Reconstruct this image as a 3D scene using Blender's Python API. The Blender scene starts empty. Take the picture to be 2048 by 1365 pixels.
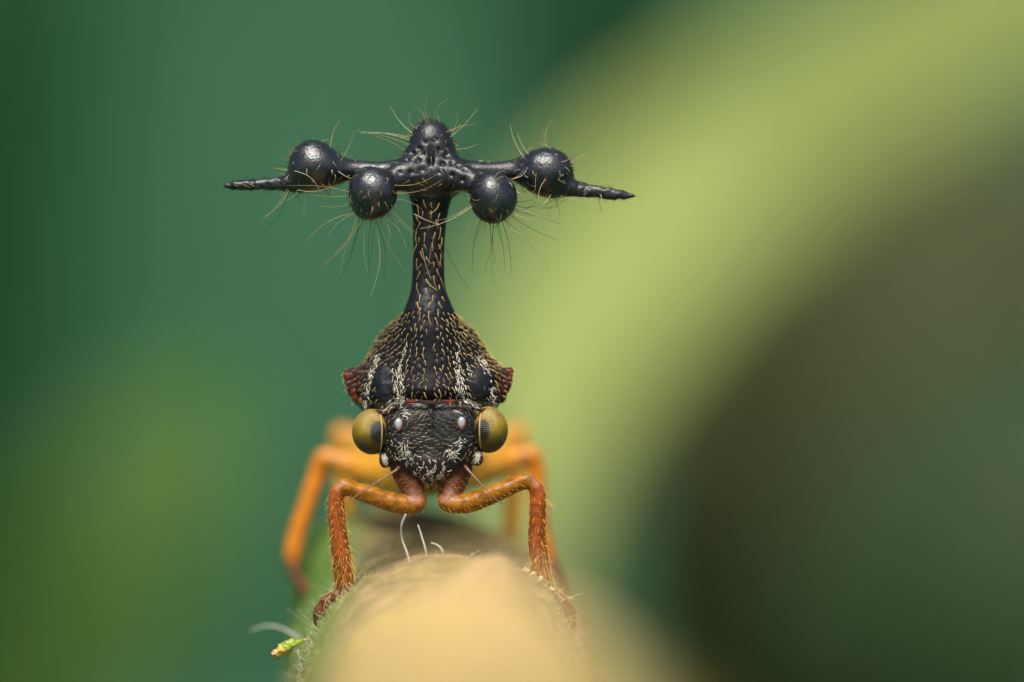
import bpy, math, random
import numpy as np
from mathutils import Vector, kdtree, noise

random.seed(7)
rng = np.random.default_rng(7)

# ------------------------------------------------------------------ camera, sky, sun, exposure
# One Blender unit is one MILLIMETRE here: a five-millimetre insect through a macro lens.
sc = bpy.context.scene
sc.unit_settings.system = 'METRIC'
sc.unit_settings.scale_length = 0.001
sc.unit_settings.length_unit = 'MILLIMETERS'
D = 75.0                      # lens to plane of focus, mm
PXMM = 140.0                  # photograph pixels per mm at the plane of focus (y = 0)
cam_d = bpy.data.cameras.new('camera')
cam = bpy.data.objects.new('camera', cam_d)
sc.collection.objects.link(cam)
cam.location = (0, -D, 0)
cam.rotation_euler = (math.radians(90), 0, 0)
cam_d.sensor_width = 36.0
cam_d.lens = 36.0 * D / (2048 / PXMM)
cam_d.clip_start = 1.0
cam_d.clip_end = 100000.0
cam_d.dof.use_dof = True
cam_d.dof.focus_distance = D - 0.02
APERTURE = 1.9                # radius of the entrance pupil, mm
cam_d.dof.aperture_fstop = cam_d.lens * 1e-3 / (2 * APERTURE)
sc.camera = cam

SUN_EL, SUN_AZ = 58.0, -14.0      # azimuth measured from behind the camera, towards its left
world = bpy.data.worlds.new('World')
sc.world = world
world.use_nodes = True
wn = world.node_tree.nodes
sky = wn.new('ShaderNodeTexSky')
sky.sky_type = 'NISHITA'
sky.sun_disc = False
sky.sun_elevation = math.radians(SUN_EL)
sky.sun_rotation = math.radians(180 + SUN_AZ)
sky.air_density = 1.0
sky.dust_density = 2.5
wn['Background'].inputs['Strength'].default_value = 0.11
world.node_tree.links.new(sky.outputs['Color'], wn['Background'].inputs['Color'])

sun_d = bpy.data.lights.new('sun', 'SUN')
sun_d.energy = 4.8
sun_d.angle = math.radians(30)
sun_d.color = (1.0, 0.95, 0.87)
sun = bpy.data.objects.new('sun', sun_d)
sc.collection.objects.link(sun)
_el, _az = math.radians(SUN_EL), math.radians(SUN_AZ)
to_sun = Vector((math.sin(_az) * math.cos(_el), -math.cos(_az) * math.cos(_el), math.sin(_el)))
sun.rotation_euler = to_sun.to_track_quat('Z', 'Y').to_euler()
sun.location = to_sun * 300

sc.view_settings.view_transform = 'Standard'
sc.view_settings.look = 'None'
sc.view_settings.exposure = 0.15
sc.view_settings.gamma = 1.0
sc.view_settings.use_curve_mapping = False
sc.cycles.use_denoising = True
sc.cycles.max_bounces = 8

# ------------------------------------------------------------------ helpers
def P(px, py, y=0.0):
    """Point at depth y (mm behind the plane of focus) on the line through photo pixel px, py."""
    k = (D + y) / D / PXMM
    return np.array(((px - 1024) * k, y, (682.5 - py) * k))

def R(px):
    return px / PXMM

def link(name, me, parent=None, mats=(), smooth=True):
    o = bpy.data.objects.new(name, me)
    sc.collection.objects.link(o)
    for m in mats:
        me.materials.append(m)
    if smooth and len(me.polygons):
        me.polygons.foreach_set('use_smooth', np.ones(len(me.polygons), dtype=bool))
    if parent is not None:
        o.parent = parent
        o.matrix_parent_inverse = parent.matrix_world.inverted()
    return o

def mesh_np(name, v, faces):
    """faces: int array (n,3) or (n,4)"""
    me = bpy.data.meshes.new(name)
    v = np.asarray(v, dtype=np.float32)
    f = np.asarray(faces, dtype=np.int32)
    k = f.shape[1]
    me.vertices.add(len(v)); me.vertices.foreach_set('co', v.ravel())
    me.loops.add(f.size); me.loops.foreach_set('vertex_index', f.ravel())
    me.polygons.add(len(f))
    me.polygons.foreach_set('loop_start', np.arange(0, f.size, k, dtype=np.int32))
    me.update(calc_edges=True)
    me.validate()
    return me

def set_tint(me, rgb, name='tint'):
    a = me.color_attributes.new(name, 'FLOAT_COLOR', 'POINT')
    c = np.ones((len(me.vertices), 4), dtype=np.float32)
    c[:, :rgb.shape[1]] = rgb
    a.data.foreach_set('color', c.ravel())

def thing(name, label, cat, loc=(0, 0, 0), group=None):
    o = bpy.data.objects.new(name, None)
    sc.collection.objects.link(o)
    o.location = loc
    o.empty_display_size = 1
    o['label'] = label
    o['category'] = cat
    if group:
        o['group'] = group
    bpy.context.view_layer.update()
    return o

def catmull(pts, n):
    """pts: (k,m) control rows -> n rows on a smooth curve"""
    p = np.asarray(pts, dtype=float)
    p = np.vstack((2 * p[0] - p[1], p, 2 * p[-1] - p[-2]))
    k = len(p) - 3
    t = np.linspace(0, k - 1e-9, n)
    i = t.astype(int); u = (t - i)[:, None]
    a, b, c, d = p[i], p[i + 1], p[i + 2], p[i + 3]
    return 0.5 * (2 * b + (c - a) * u + (2 * a - 5 * b + 4 * c - d) * u ** 2 + (3 * b - a - 3 * c + d) * u ** 3)

def hair_mesh(name, pts, r0, r1, sides=3, tip=True):
    """pts (N,M,3); r0, r1 radii (N,) at root and tip -> one mesh of tapered tubes"""
    pts = np.asarray(pts, dtype=float)
    N, M, _ = pts.shape
    t = np.gradient(pts, axis=1)
    t /= np.linalg.norm(t, axis=2, keepdims=True) + 1e-12
    ref = np.where(np.abs(t[:, :, 1:2]) < 0.8, np.array((0, 1.0, 0)), np.array((1.0, 0, 0)))
    a = np.cross(t, ref); a /= np.linalg.norm(a, axis=2, keepdims=True) + 1e-12
    b = np.cross(t, a)
    s = np.linspace(0, 1, M)[None, :]
    rad = np.asarray(r0)[:, None] * (1 - s) + np.asarray(r1)[:, None] * s
    ang = np.linspace(0, 2 * math.pi, sides, endpoint=False)
    ring = (a[:, :, None, :] * np.cos(ang)[None, None, :, None] + b[:, :, None, :] * np.sin(ang)[None, None, :, None])
    v = (pts[:, :, None, :] + ring * rad[:, :, None, None]).reshape(-1, 3)
    base = (np.arange(N) * M * sides)[:, None, None] + (np.arange(M - 1) * sides)[None, :, None] + np.arange(sides)[None, None, :]
    nxt = (np.arange(N) * M * sides)[:, None, None] + (np.arange(M - 1) * sides)[None, :, None] + ((np.arange(sides) + 1) % sides)[None, None, :]
    f = np.stack((base, nxt, nxt + sides, base + sides), axis=-1).reshape(-1, 4)
    return mesh_np(name, v, f), M * sides

def tube(name, pts, radii, sides=12, n=None):
    """closed swept tube through control points; returns mesh"""
    if n is None:
        n = 6 * len(pts)
    q = catmull(np.column_stack((np.asarray(pts, float), np.asarray(radii, float))), n)
    p, r = q[:, :3], np.maximum(q[:, 3], 1e-4)
    t = np.gradient(p, axis=0); t /= np.linalg.norm(t, axis=1, keepdims=True)
    a = np.cross(t[0], (0.13, 0.2, 0.97)); a /= np.linalg.norm(a)
    v = []
    ang = np.linspace(0, 2 * math.pi, sides, endpoint=False)
    for i in range(n):
        a = a - t[i] * np.dot(a, t[i]); a /= np.linalg.norm(a)
        b = np.cross(t[i], a)
        for g in ang:
            v.append(p[i] + (a * math.cos(g) + b * math.sin(g)) * r[i])
    f = []
    for i in range(n - 1):
        for j in range(sides):
            k = (j + 1) % sides
            f.append((i * sides + j, i * sides + k, (i + 1) * sides + k, (i + 1) * sides + j))
    me = bpy.data.meshes.new(name)
    me.from_pydata([tuple(x) for x in v], [], f + [tuple(range(sides - 1, -1, -1)), tuple(range((n - 1) * sides, n * sides))])
    me.update()
    return me

# ------------------------------------------------------------------ materials
def new_mat(name):
    m = bpy.data.materials.new(name); m.use_nodes = True
    nt = m.node_tree
    return m, nt, nt.nodes['Principled BSDF']

def N_(nt, kind, **kw):
    n = nt.nodes.new(kind)
    for k, v in kw.items():
        if k in n.inputs:
            n.inputs[k].default_value = v
        else:
            setattr(n, k, v)
    return n

def obj_coord(nt):
    return nt.nodes.new('ShaderNodeTexCoord').outputs['Object']

def mix_rgb(nt, a, b, fac, blend='MIX'):
    n = nt.nodes.new('ShaderNodeMix'); n.data_type = 'RGBA'; n.blend_type = blend
    for s, val in ((n.inputs['Factor'], fac), (n.inputs['A'], a), (n.inputs['B'], b)):
        if hasattr(val, 'is_output'):
            nt.links.new(val, s)
        elif isinstance(val, (int, float)):
            s.default_value = val
        else:
            s.default_value = (*val, 1)
    return n.outputs['Result']

def ramp(nt, fac, lo, hi, a=0.0, b=1.0):
    n = N_(nt, 'ShaderNodeMapRange')
    nt.links.new(fac, n.inputs['Value'])
    n.inputs['From Min'].default_value = lo; n.inputs['From Max'].default_value = hi
    n.inputs['To Min'].default_value = a; n.inputs['To Max'].default_value = b
    return n.outputs['Result']

def tinted(name, rough=0.4, spec=0.5, bump_scale=40, bump_dist=0.004, sss=0.0, sss_rad=(1, .4, .12), sss_scale=.1, var=0.25, coat=0.0, cell=0, rough_attr=False):
    m, nt, b = new_mat(name)
    co = obj_coord(nt)
    at = N_(nt, 'ShaderNodeAttribute', attribute_name='tint')
    no = N_(nt, 'ShaderNodeTexNoise', Scale=9.0, Detail=5.0, Roughness=0.6); nt.links.new(co, no.inputs['Vector'])
    f = ramp(nt, no.outputs['Fac'], 0.3, 0.7, 1 - var, 1 + var)
    mul = N_(nt, 'ShaderNodeVectorMath', operation='SCALE')
    nt.links.new(at.outputs['Color'], mul.inputs[0]); nt.links.new(f, mul.inputs['Scale'])
    nt.links.new(mul.outputs[0], b.inputs['Base Color'])
    fine = N_(nt, 'ShaderNodeTexNoise', Scale=float(bump_scale), Detail=4.0, Roughness=0.65); nt.links.new(co, fine.inputs['Vector'])
    rv = ramp(nt, no.outputs['Fac'], .3, .7, rough - .07, rough + .1)
    if rough_attr:      # the cuticle is matt where it is pitted, glossier on the globes
        ad = N_(nt, 'ShaderNodeMath', operation='ADD'); nt.links.new(rv, ad.inputs[0]); nt.links.new(at.outputs['Alpha'], ad.inputs[1])
        rv = ad.outputs[0]
        nt.links.new(ramp(nt, at.outputs['Alpha'], 0.0, .26, spec, spec * .2), b.inputs['Specular IOR Level'])
    nt.links.new(rv, b.inputs['Roughness'])
    bp = N_(nt, 'ShaderNodeBump', Strength=1.0, Distance=bump_dist)
    nt.links.new(fine.outputs['Fac'], bp.inputs['Height'])
    last = bp
    if cell:
        vo = N_(nt, 'ShaderNodeTexVoronoi', Scale=float(cell)); nt.links.new(co, vo.inputs['Vector'])
        b2 = N_(nt, 'ShaderNodeBump', Strength=0.8, Distance=bump_dist * 1.5)
        nt.links.new(vo.outputs['Distance'], b2.inputs['Height']); nt.links.new(bp.outputs[0], b2.inputs['Normal'])
        last = b2
    nt.links.new(last.outputs[0], b.inputs['Normal'])
    if not rough_attr:
        b.inputs['Specular IOR Level'].default_value = spec
    b.inputs['Coat Weight'].default_value = coat
    if sss:
        b.inputs['Subsurface Weight'].default_value = sss
        b.inputs['Subsurface Radius'].default_value = sss_rad
        b.inputs['Subsurface Scale'].default_value = sss_scale
    return m

M_black = tinted('black_cuticle', rough=0.31, spec=1.0, bump_scale=34, bump_dist=0.0024, cell=26, rough_attr=True)
M_amber = tinted('amber_cuticle', rough=0.34, spec=0.32, bump_scale=34, bump_dist=0.004, sss=0.45, sss_scale=.15, var=.45)
M_hair = tinted('seta', rough=0.42, spec=0.5, bump_dist=0.0, var=.2, sss=0.0)
M_eye = tinted('compound_eye', rough=0.2, spec=0.6, coat=.25, bump_dist=0.0, var=.18)
M_ocellus = tinted('ocellus', rough=0.15, spec=0.6, bump_dist=0.0, sss=.6, sss_rad=(1, 1, 1), sss_scale=.05, var=.05)

# ------------------------------------------------------------------ ground
def leaf_material(name, base, alt, rough=0.6, trans=0.25, scale=0.12):
    m, nt, b = new_mat(name)
    co = obj_coord(nt)
    no = N_(nt, 'ShaderNodeTexNoise', Scale=scale, Detail=6.0, Roughness=0.55); nt.links.new(co, no.inputs['Vector'])
    col = mix_rgb(nt, base, alt, ramp(nt, no.outputs['Fac'], 0.35, 0.68))
    nt.links.new(col, b.inputs['Base Color'])
    b.inputs['Roughness'].default_value = rough
    b.inputs['Specular IOR Level'].default_value = 0.12
    fine = N_(nt, 'ShaderNodeTexNoise', Scale=scale * 14, Detail=4.0); nt.links.new(co, fine.inputs['Vector'])
    bp = N_(nt, 'ShaderNodeBump', Strength=0.5, Distance=0.4); nt.links.new(fine.outputs['Fac'], bp.inputs['Height'])
    nt.links.new(bp.outputs[0], b.inputs['Normal'])
    tr = N_(nt, 'ShaderNodeBsdfTranslucent'); nt.links.new(col, tr.inputs['Color'])
    ms = N_(nt, 'ShaderNodeMixShader'); ms.inputs[0].default_value = trans
    nt.links.new(b.outputs[0], ms.inputs[1]); nt.links.new(tr.outputs[0], ms.inputs[2])
    nt.links.new(ms.outputs[0], nt.nodes['Material Output'].inputs['Surface'])
    return m

GROUND_Z = -230.0
def ground_height(x, y):
    # level bed near the twig, a planted bank climbing behind it, then level again to the horizon
    t = min(1.0, max(0.0, (y - 330.0) / 620.0))
    t = t * t * (3 - 2 * t)
    return GROUND_Z + 900.0 * t + 26.0 * noise.noise(Vector((x, y, 0)) * 0.006) + 9.0 * noise.noise(Vector((x, y, 5)) * 0.03)

def build_ground():
    def axis(lo, hi, n, far):
        c = np.linspace(lo, hi, n)
        out = np.geomspace(60, far, 14)
        return np.concatenate((lo - out[::-1], c, hi + out))
    xs, ys = axis(-700, 700, 90, 60000), axis(-300, 1100, 100, 60000)
    v = [(x, y, ground_height(x, y)) for x in xs for y in ys]
    nx, ny = len(xs), len(ys)
    f = [(i * ny + j, (i + 1) * ny + j, (i + 1) * ny + j + 1, i * ny + j + 1) for i in range(nx - 1) for j in range(ny - 1)]
    me = mesh_np('ground', v, f)
    m, nt, b = new_mat('mossy_bank')
    co = obj_coord(nt)
    n1 = N_(nt, 'ShaderNodeTexNoise', Scale=0.006, Detail=5.0); nt.links.new(co, n1.inputs['Vector'])
    n2 = N_(nt, 'ShaderNodeTexNoise', Scale=0.05, Detail=6.0, Roughness=.65); nt.links.new(co, n2.inputs['Vector'])
    c1 = mix_rgb(nt, (0.022, 0.078, 0.032), (0.032, 0.10, 0.045), ramp(nt, n1.outputs['Fac'], .35, .65))
    c2 = mix_rgb(nt, c1, (0.05, 0.06, 0.02), ramp(nt, n2.outputs['Fac'], .5, .8, 0, .5))
    nt.links.new(c2, b.inputs['Base Color'])
    b.inputs['Roughness'].default_value = .9
    bp = N_(nt, 'ShaderNodeBump', Strength=1.0, Distance=8.0); nt.links.new(n2.outputs['Fac'], bp.inputs['Height'])
    nt.links.new(bp.outputs[0], b.inputs['Normal'])
    o = link('ground', me, None, (m,))
    o['kind'] = 'structure'
build_ground()

# ------------------------------------------------------------------ leaves behind the insect
def leaf(name, label, spine, halfw, mat, ribmat, tilt=0.0, fold=0.18, group=None, root=None, wave=0.0, face=(0, -1, 0.25)):
    """spine: rows (px, py, y); halfw: half widths in photo pixels along it; a petiole runs on from the first row to the ground"""
    n, m = 44, 11
    S = np.array([P(*s) for s in spine])
    k = np.array([(D + s[2]) / D / PXMM for s in spine])
    q = catmull(np.column_stack((S, np.asarray(halfw) * k)), n)
    p, w = q[:, :3], np.maximum(q[:, 3], 0.02)
    t = np.gradient(p, axis=0); t /= np.linalg.norm(t, axis=1, keepdims=True)
    up = np.asarray(face, float); up /= np.linalg.norm(up)
    side = np.cross(t, up); side /= np.linalg.norm(side, axis=1, keepdims=True)
    nor = np.cross(side, t)
    side, nor = side * math.cos(tilt) + nor * math.sin(tilt), nor * math.cos(tilt) - side * math.sin(tilt)
    v = []
    for i in range(n):
        for j in range(m):
            u = -1 + 2 * j / (m - 1)
            lift = fold * abs(u) * w[i] + wave * w[i] * abs(u) * math.sin(i * .55 + (2 if u > 0 else 0))
            v.append(p[i] + side[i] * u * w[i] + nor[i] * lift)
    f = [(i * m + j, i * m + j + 1, (i + 1) * m + j + 1, (i + 1) * m + j) for i in range(n - 1) for j in range(m - 1)]
    base = p[0]
    ground_at = root if root is not None else (base[0] * 1.2, base[1] + 25)
    gz = ground_height(*ground_at)
    t_ = thing(name, label, 'leaf', (ground_at[0], ground_at[1], gz), group)
    me = mesh_np('blade', v, f)
    o = link('blade', me, t_, (mat,))
    s = o.modifiers.new('thickness', 'SOLIDIFY'); s.thickness = 0.35; s.offset = 0
    wmax = w.max()
    rr = np.linspace(.06, .012, n) * wmax
    link('midrib', tube('midrib', p[::3] - nor[::3] * 0.1, rr[::3], 8, 40), t_, (ribmat,))
    for i in range(5, n - 5, 4):
        for sg in (-1, 1):
            q1 = p[i] + nor[i] * 0.02
            e = min(i + 4, n - 1)
            q2 = p[e] + side[e] * sg * w[e] * .92 + nor[e] * fold * .92 * w[e]
            mid = (q1 + q2) / 2 + side[i] * sg * w[i] * .06
            link('vein', tube('vein', [q1, mid, q2], [.02 * wmax, .015 * wmax, .006 * wmax], 5, 8), t_, (ribmat,))
    g = np.array((ground_at[0], ground_at[1], gz - 4))
    m1 = base * .6 + g * .4 + np.array((0, 10, 0)); 
    link('petiole', tube('petiole', [g, m1, base - t[0] * 2, p[1]], [.09 * wmax + .6, .08 * wmax + .5, .07 * wmax + .3, .05 * wmax], 8, 30), t_, (ribmat,))
    return t_

L_pale = leaf_material('pale_leaf', (0.275, 0.35, 0.100), (0.34, 0.38, 0.115), trans=.3, scale=.05)
L_pale_rib = leaf_material('pale_rib', (0.42, 0.48, 0.16), (0.46, 0.5, 0.2), trans=.1)
L_teal = leaf_material('deep_green_leaf', (0.0175, 0.070, 0.031), (0.020, 0.078, 0.034), trans=.15, scale=.03)  # low base colour carries the shade over these distant leaves
L_teal_rib = leaf_material('deep_green_rib', (0.04, 0.13, 0.07), (0.05, 0.15, 0.08), trans=.05)
L_dark = leaf_material('dark_leaf', (0.011, 0.055, 0.018), (0.016, 0.066, 0.023), trans=.12, scale=.03)  # dark green, its depth partly painting the lens vignette at the frame edge
L_dark_rib = leaf_material('dark_rib', (0.02, 0.09, 0.03), (0.03, 0.1, 0.04), trans=.05)
L_grey = leaf_material('dull_dark_leaf', (0.026, 0.048, 0.015), (0.032, 0.053, 0.018), trans=.12, scale=.03)
L_olive = leaf_material('olive_leaf', (0.048, 0.115, 0.020), (0.065, 0.13, 0.026), trans=.2, scale=.04)
L_olive_rib = leaf_material('olive_rib', (0.1, 0.17, 0.05), (0.12, 0.2, 0.06), trans=.05)
L_brown = leaf_material('withered_leaf', (0.058, 0.056, 0.021), (0.048, 0.058, 0.020), rough=.6, trans=.1, scale=.04)
L_brown_rib = leaf_material('withered_rib', (0.1, 0.08, 0.045), (0.12, 0.09, 0.05), trans=.05)

leaf('strap_leaf', 'long pale yellow-green leaf arching behind the treehopper', 
     [(1040, 1250, 122), (1065, 960, 132), (1125, 720, 142), (1320, 440, 150), (1570, 262, 151), (1850, 105, 147), (2250, -90, 140), (2700, -220, 134)],
     [50, 110, 190, 210, 220, 228, 190, 20], L_pale, L_pale_rib, fold=.12, face=(0, -1, .5))
leaf('broad_leaf', 'broad deep green leaf hanging behind the left-hand spined globe',
     [(620, 1700, 190), (590, 1100, 206), (570, 500, 222), (580, 0, 235), (640, -520, 248)],
     [40, 400, 500, 470, 20], L_teal, L_teal_rib, face=(0.1, -1, .55))
leaf('broad_leaf', 'darkest broad green leaf, past the edge of the deep green one',
     [(-190, 1500, 190), (-100, 900, 186), (-60, 300, 184), (60, -200, 184), (180, -600, 190)],
     [30, 200, 250, 200, 20], L_dark, L_dark_rib, face=(0, -1, .5))
leaf('broad_leaf', 'olive green leaf low behind the fallen plant fragment',
     [(-250, 1750, 160), (60, 1350, 152), (230, 1120, 150), (360, 880, 152), (430, 700, 158)],
     [40, 220, 230, 150, 10], L_olive, L_olive_rib, face=(0, -1, .5))
leaf('broad_leaf', 'brownish withered leaf below the pale arching leaf',
     [(1450, 1750, 180), (1500, 1300, 172), (1620, 900, 168), (1900, 580, 168), (2450, 330, 176)],
     [30, 260, 350, 300, 10], L_brown, L_brown_rib, face=(0, -1, .5))
leaf('broad_leaf', 'dark green leaf low beside the brownish withered one',
     [(1700, 2000, 150), (1800, 1550, 142), (1880, 1200, 140), (2000, 860, 142), (2150, 560, 148)],
     [60, 300, 330, 240, 10], L_grey, L_dark_rib, face=(0, -1, .5))
leaf('broad_leaf', 'mid green leaf high above the pale arching leaf',
     [(1250, 760, 240), (1180, 350, 236), (1200, 0, 232), (1300, -300, 232), (1420, -620, 236)],
     [30, 230, 260, 220, 10], L_teal, L_teal_rib, face=(0, -1, .4))

# ------------------------------------------------------------------ twig
def twig_axis():
    rows = []   # px, py at the plane of focus scale, y, radius px
    for (px, py, y, r) in (   # as seen in the picture, with the depth of each section
        (960, 1500, 120, 150), (930, 1330, 60, 200), (890, 1340, 22, 260), (878, 1335, 9, 290), (878, 1345, 4, 296), (882, 1380, 1.5, 288), (886, 1392, 0, 285),
        (888, 1404, -1, 283), (895, 1452, -3, 270), (905, 1490, -6, 265), (915, 1490, -11, 275), (915, 1442, -18, 268), (948, 1468, -22, 300), (1010, 1670, -28, 380), (1050, 1850, -36, 440)):
        x, _, z = P(px, py, y)
        r = r * (D + y) / D
        rows.append((x, y, z, R(r)))
    return np.array(rows)

def build_twig():
    q = catmull(twig_axis(), 420)
    p, r = q[:, :3], q[:, 3]
    t = np.gradient(p, axis=0); t /= np.linalg.norm(t, axis=1, keepdims=True)
    sides = 120
    ang = np.linspace(0, 2 * math.pi, sides, endpoint=False)
    a = np.array((1.0, 0, 0))
    lumps = [  # px, py, y, reach mm, height mm : bud scars and swellings
        (985, 1190, -3.4, .62, .68), (690, 1130, 5.5, .9, .55), (760, 1060, 7.0, 1.0, .35), (1040, 1165, -.3, .35, .10), (1070, 1200, -.4, .3, .10)]
    L = [(P(px, py, y), reach, h) for px, py, y, reach, h in lumps]
    v = np.empty((len(p) * sides, 3))
    nn = np.empty_like(v)
    k = 0
    for i in range(len(p)):
        a = a - t[i] * np.dot(a, t[i]); a /= np.linalg.norm(a)
        b = np.cross(t[i], a)
        for g in ang:
            d = a * math.cos(g) + b * math.sin(g)
            co = p[i] + d * r[i]
            h = 0
            for c, reach, hh in L:
                e = np.dot(co - c, co - c) / reach ** 2
                if e < 6:
                    h += hh * math.exp(-e)
            s = Vector(co)
            h += .10 * noise.noise(s * .8) + .045 * noise.noise(s * 2.6) + .018 * noise.noise(s * 7)
            h += .03 * math.sin(g * 9 + 1.5 * noise.noise(s * .5)) * .5
            v[k] = co + d * h; nn[k] = d
            k += 1
    n = len(p)
    i, j = np.meshgrid(np.arange(n - 1), np.arange(sides), indexing='ij')
    jj = (j + 1) % sides
    f = np.stack((i * sides + j, (i + 1) * sides + j, (i + 1) * sides + jj, i * sides + jj), -1).reshape(-1, 4)
    # end caps as fans of quads are not needed behind (root is in the ground); close the cut end in front
    c0 = len(v)
    v = np.vstack((v, p[-1] + t[-1] * .3))
    tri = [((n - 1) * sides + q_, (n - 1) * sides + (q_ + 1) % sides, c0, c0) for q_ in range(sides)]
    me = bpy.data.meshes.new('bark')
    me.from_pydata([tuple(x) for x in v], [], [tuple(x) for x in f] + [x[:3] for x in tri])
    me.update()
    m, nt, b = new_mat('twig_bark')
    co = obj_coord(nt)
    n1 = N_(nt, 'ShaderNodeTexNoise', Scale=.4, Detail=3.0); nt.links.new(co, n1.inputs['Vector'])
    n5 = N_(nt, 'ShaderNodeTexNoise', Scale=.42, Detail=3.0); n5.noise_dimensions = '4D'; n5.inputs['W'].default_value = 3.3; nt.links.new(co, n5.inputs['Vector'])
    n2 = N_(nt, 'ShaderNodeTexNoise', Scale=3.0, Detail=6.0, Roughness=.7); nt.links.new(co, n2.inputs['Vector'])
    n3 = N_(nt, 'ShaderNodeTexNoise', Scale=14.0, Detail=5.0, Roughness=.7); nt.links.new(co, n3.inputs['Vector'])
    n4 = N_(nt, 'ShaderNodeTexNoise', Scale=11.0, Detail=8.0, Roughness=.8); nt.links.new(co, n4.inputs['Vector'])
    tan = mix_rgb(nt, mix_rgb(nt, (0.80, 0.57, 0.16), (0.80, 0.50, 0.27), ramp(nt, n1.outputs['Fac'], .44, .56)), (0.36, 0.25, 0.075), ramp(nt, n5.outputs['Fac'], .46, .58, 0, .55))
    # green living bark runs along the flank on the low-x side, brown corky patches on the crest further back
    sep = N_(nt, 'ShaderNodeSeparateXYZ'); nt.links.new(co, sep.inputs[0])
    gx = ramp(nt, sep.outputs['X'], -1.75, -2.6)
    add = N_(nt, 'ShaderNodeMath', operation='MULTIPLY_ADD', use_clamp=True)
    nt.links.new(n2.outputs['Fac'], add.inputs[0]); add.inputs[1].default_value = .9; 
    sub = N_(nt, 'ShaderNodeMath', operation='SUBTRACT'); nt.links.new(gx, sub.inputs[0]); sub.inputs[1].default_value = .45
    nt.links.new(sub.outputs[0], add.inputs[2])
    gf = N_(nt, 'ShaderNodeMath', operation='MULTIPLY', use_clamp=True); nt.links.new(add.outputs[0], gf.inputs[0]); nt.links.new(gx, gf.inputs[1])
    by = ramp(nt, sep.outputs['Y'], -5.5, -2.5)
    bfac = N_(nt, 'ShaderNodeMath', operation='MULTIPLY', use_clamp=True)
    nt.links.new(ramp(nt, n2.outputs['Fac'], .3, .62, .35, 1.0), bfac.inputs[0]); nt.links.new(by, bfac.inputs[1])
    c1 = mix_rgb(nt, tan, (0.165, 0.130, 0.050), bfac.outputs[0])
    c2 = mix_rgb(nt, c1, (0.11, 0.21, 0.02), gf.outputs[0])
    c3 = mix_rgb(nt, c2, (0.66, 0.60, 0.40), ramp(nt, n4.outputs['Fac'], .60, .72, 0, .7))
    nt.links.new(c3, b.inputs['Base Color'])
    b.inputs['Roughness'].default_value = .75
    b.inputs['Subsurface Weight'].default_value = .15
    b.inputs['Subsurface Radius'].default_value = (1, .6, .3)
    b.inputs['Subsurface Scale'].default_value = .15
    bp = N_(nt, 'ShaderNodeBump', Strength=1.0, Distance=.07); nt.links.new(n3.outputs['Fac'], bp.inputs['Height'])
    nt.links.new(bp.outputs[0], b.inputs['Normal'])
    root = p[0]
    t_ = thing('twig', 'thick pale tan twig with a fuzzy green flank under the treehopper', 'twig', (root[0], root[1], root[2]))
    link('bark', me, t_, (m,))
    return t_, v, nn, p, r
twig, TW_V, TW_N, TW_P, TW_R = build_twig()

def twig_fuzz():
    body = TW_V[:-1]
    sel = np.where((body[:, 1] > -3.5) & (body[:, 1] < 3.0) & (TW_N[:, 2] > -.5))[0]
    # more on the flank
    wgt = 0.25 + 1.6 * (body[sel, 0] < -2.2) + 0.5 * (body[sel, 0] > 0.2)
    pick = rng.choice(sel, 2400, replace=True, p=wgt / wgt.sum())
    base = body[pick] + rng.normal(0, .03, (len(pick), 3))
    n = TW_N[pick]
    d = n + rng.normal(0, .55, n.shape); d /= np.linalg.norm(d, axis=1, keepdims=True)
    Lh = rng.uniform(.03, .12, len(pick)) * np.where(rng.random(len(pick)) < .08, 2.2, 1)
    bend = rng.normal(0, .4, n.shape)
    s = np.linspace(0, 1, 5)
    pts = base[:, None, :] - n[:, None, :] * .03 + d[:, None, :] * (Lh[:, None] * s)[:, :, None] + bend[:, None, :] * (Lh[:, None] * s ** 2 * .6)[:, :, None]
    far = rng.random(len(pick)) < .02
    pts[far] = pts[far][:, :1] + (pts[far] - pts[far][:, :1]) * 3.5
    me, per = hair_mesh('fuzz', pts, rng.uniform(.003, .007, len(pick)), np.full(len(pick), .002))
    c = np.where(rng.random((len(pick), 1)) < .5, np.array((.72, .66, .46)), np.array((.45, .52, .22)))
    set_tint(me, np.repeat(c, per, axis=0))
    o = link('fuzz', me, twig, (M_hair,)); o['kind'] = 'stuff'
    # the few long white fibres standing on the crest
    for i, path in enumerate((
        [(812, 1028, -.6), (803, 1050, -.6), (804, 1078, -.5), (816, 1112, -.5), (824, 1150, -.4)],
        [(836, 1050, -.4), (843, 1072, -.4), (851, 1100, -.4), (856, 1135, -.3)],
        [(862, 1086, -.6), (874, 1090, -.6), (885, 1102, -.6), (888, 1125, -.5)],
        [(500, 1262, 2.6), (535, 1252, 2.5), (575, 1262, 2.3), (625, 1300, 2.0)],
        [(628, 1318, -.4), (620, 1340, -.4), (624, 1362, -.3), (640, 1385, -.2)],
        [(596, 1300, .2), (600, 1325, .15), (612, 1345, .1), (640, 1352, 0)])):
        pts = np.array([P(*q) for q in path])
        link('fibre', tube('fibre', pts[::-1], np.linspace(.017, .007, len(pts)), 6, 18), twig, (M_fibre,))

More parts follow.
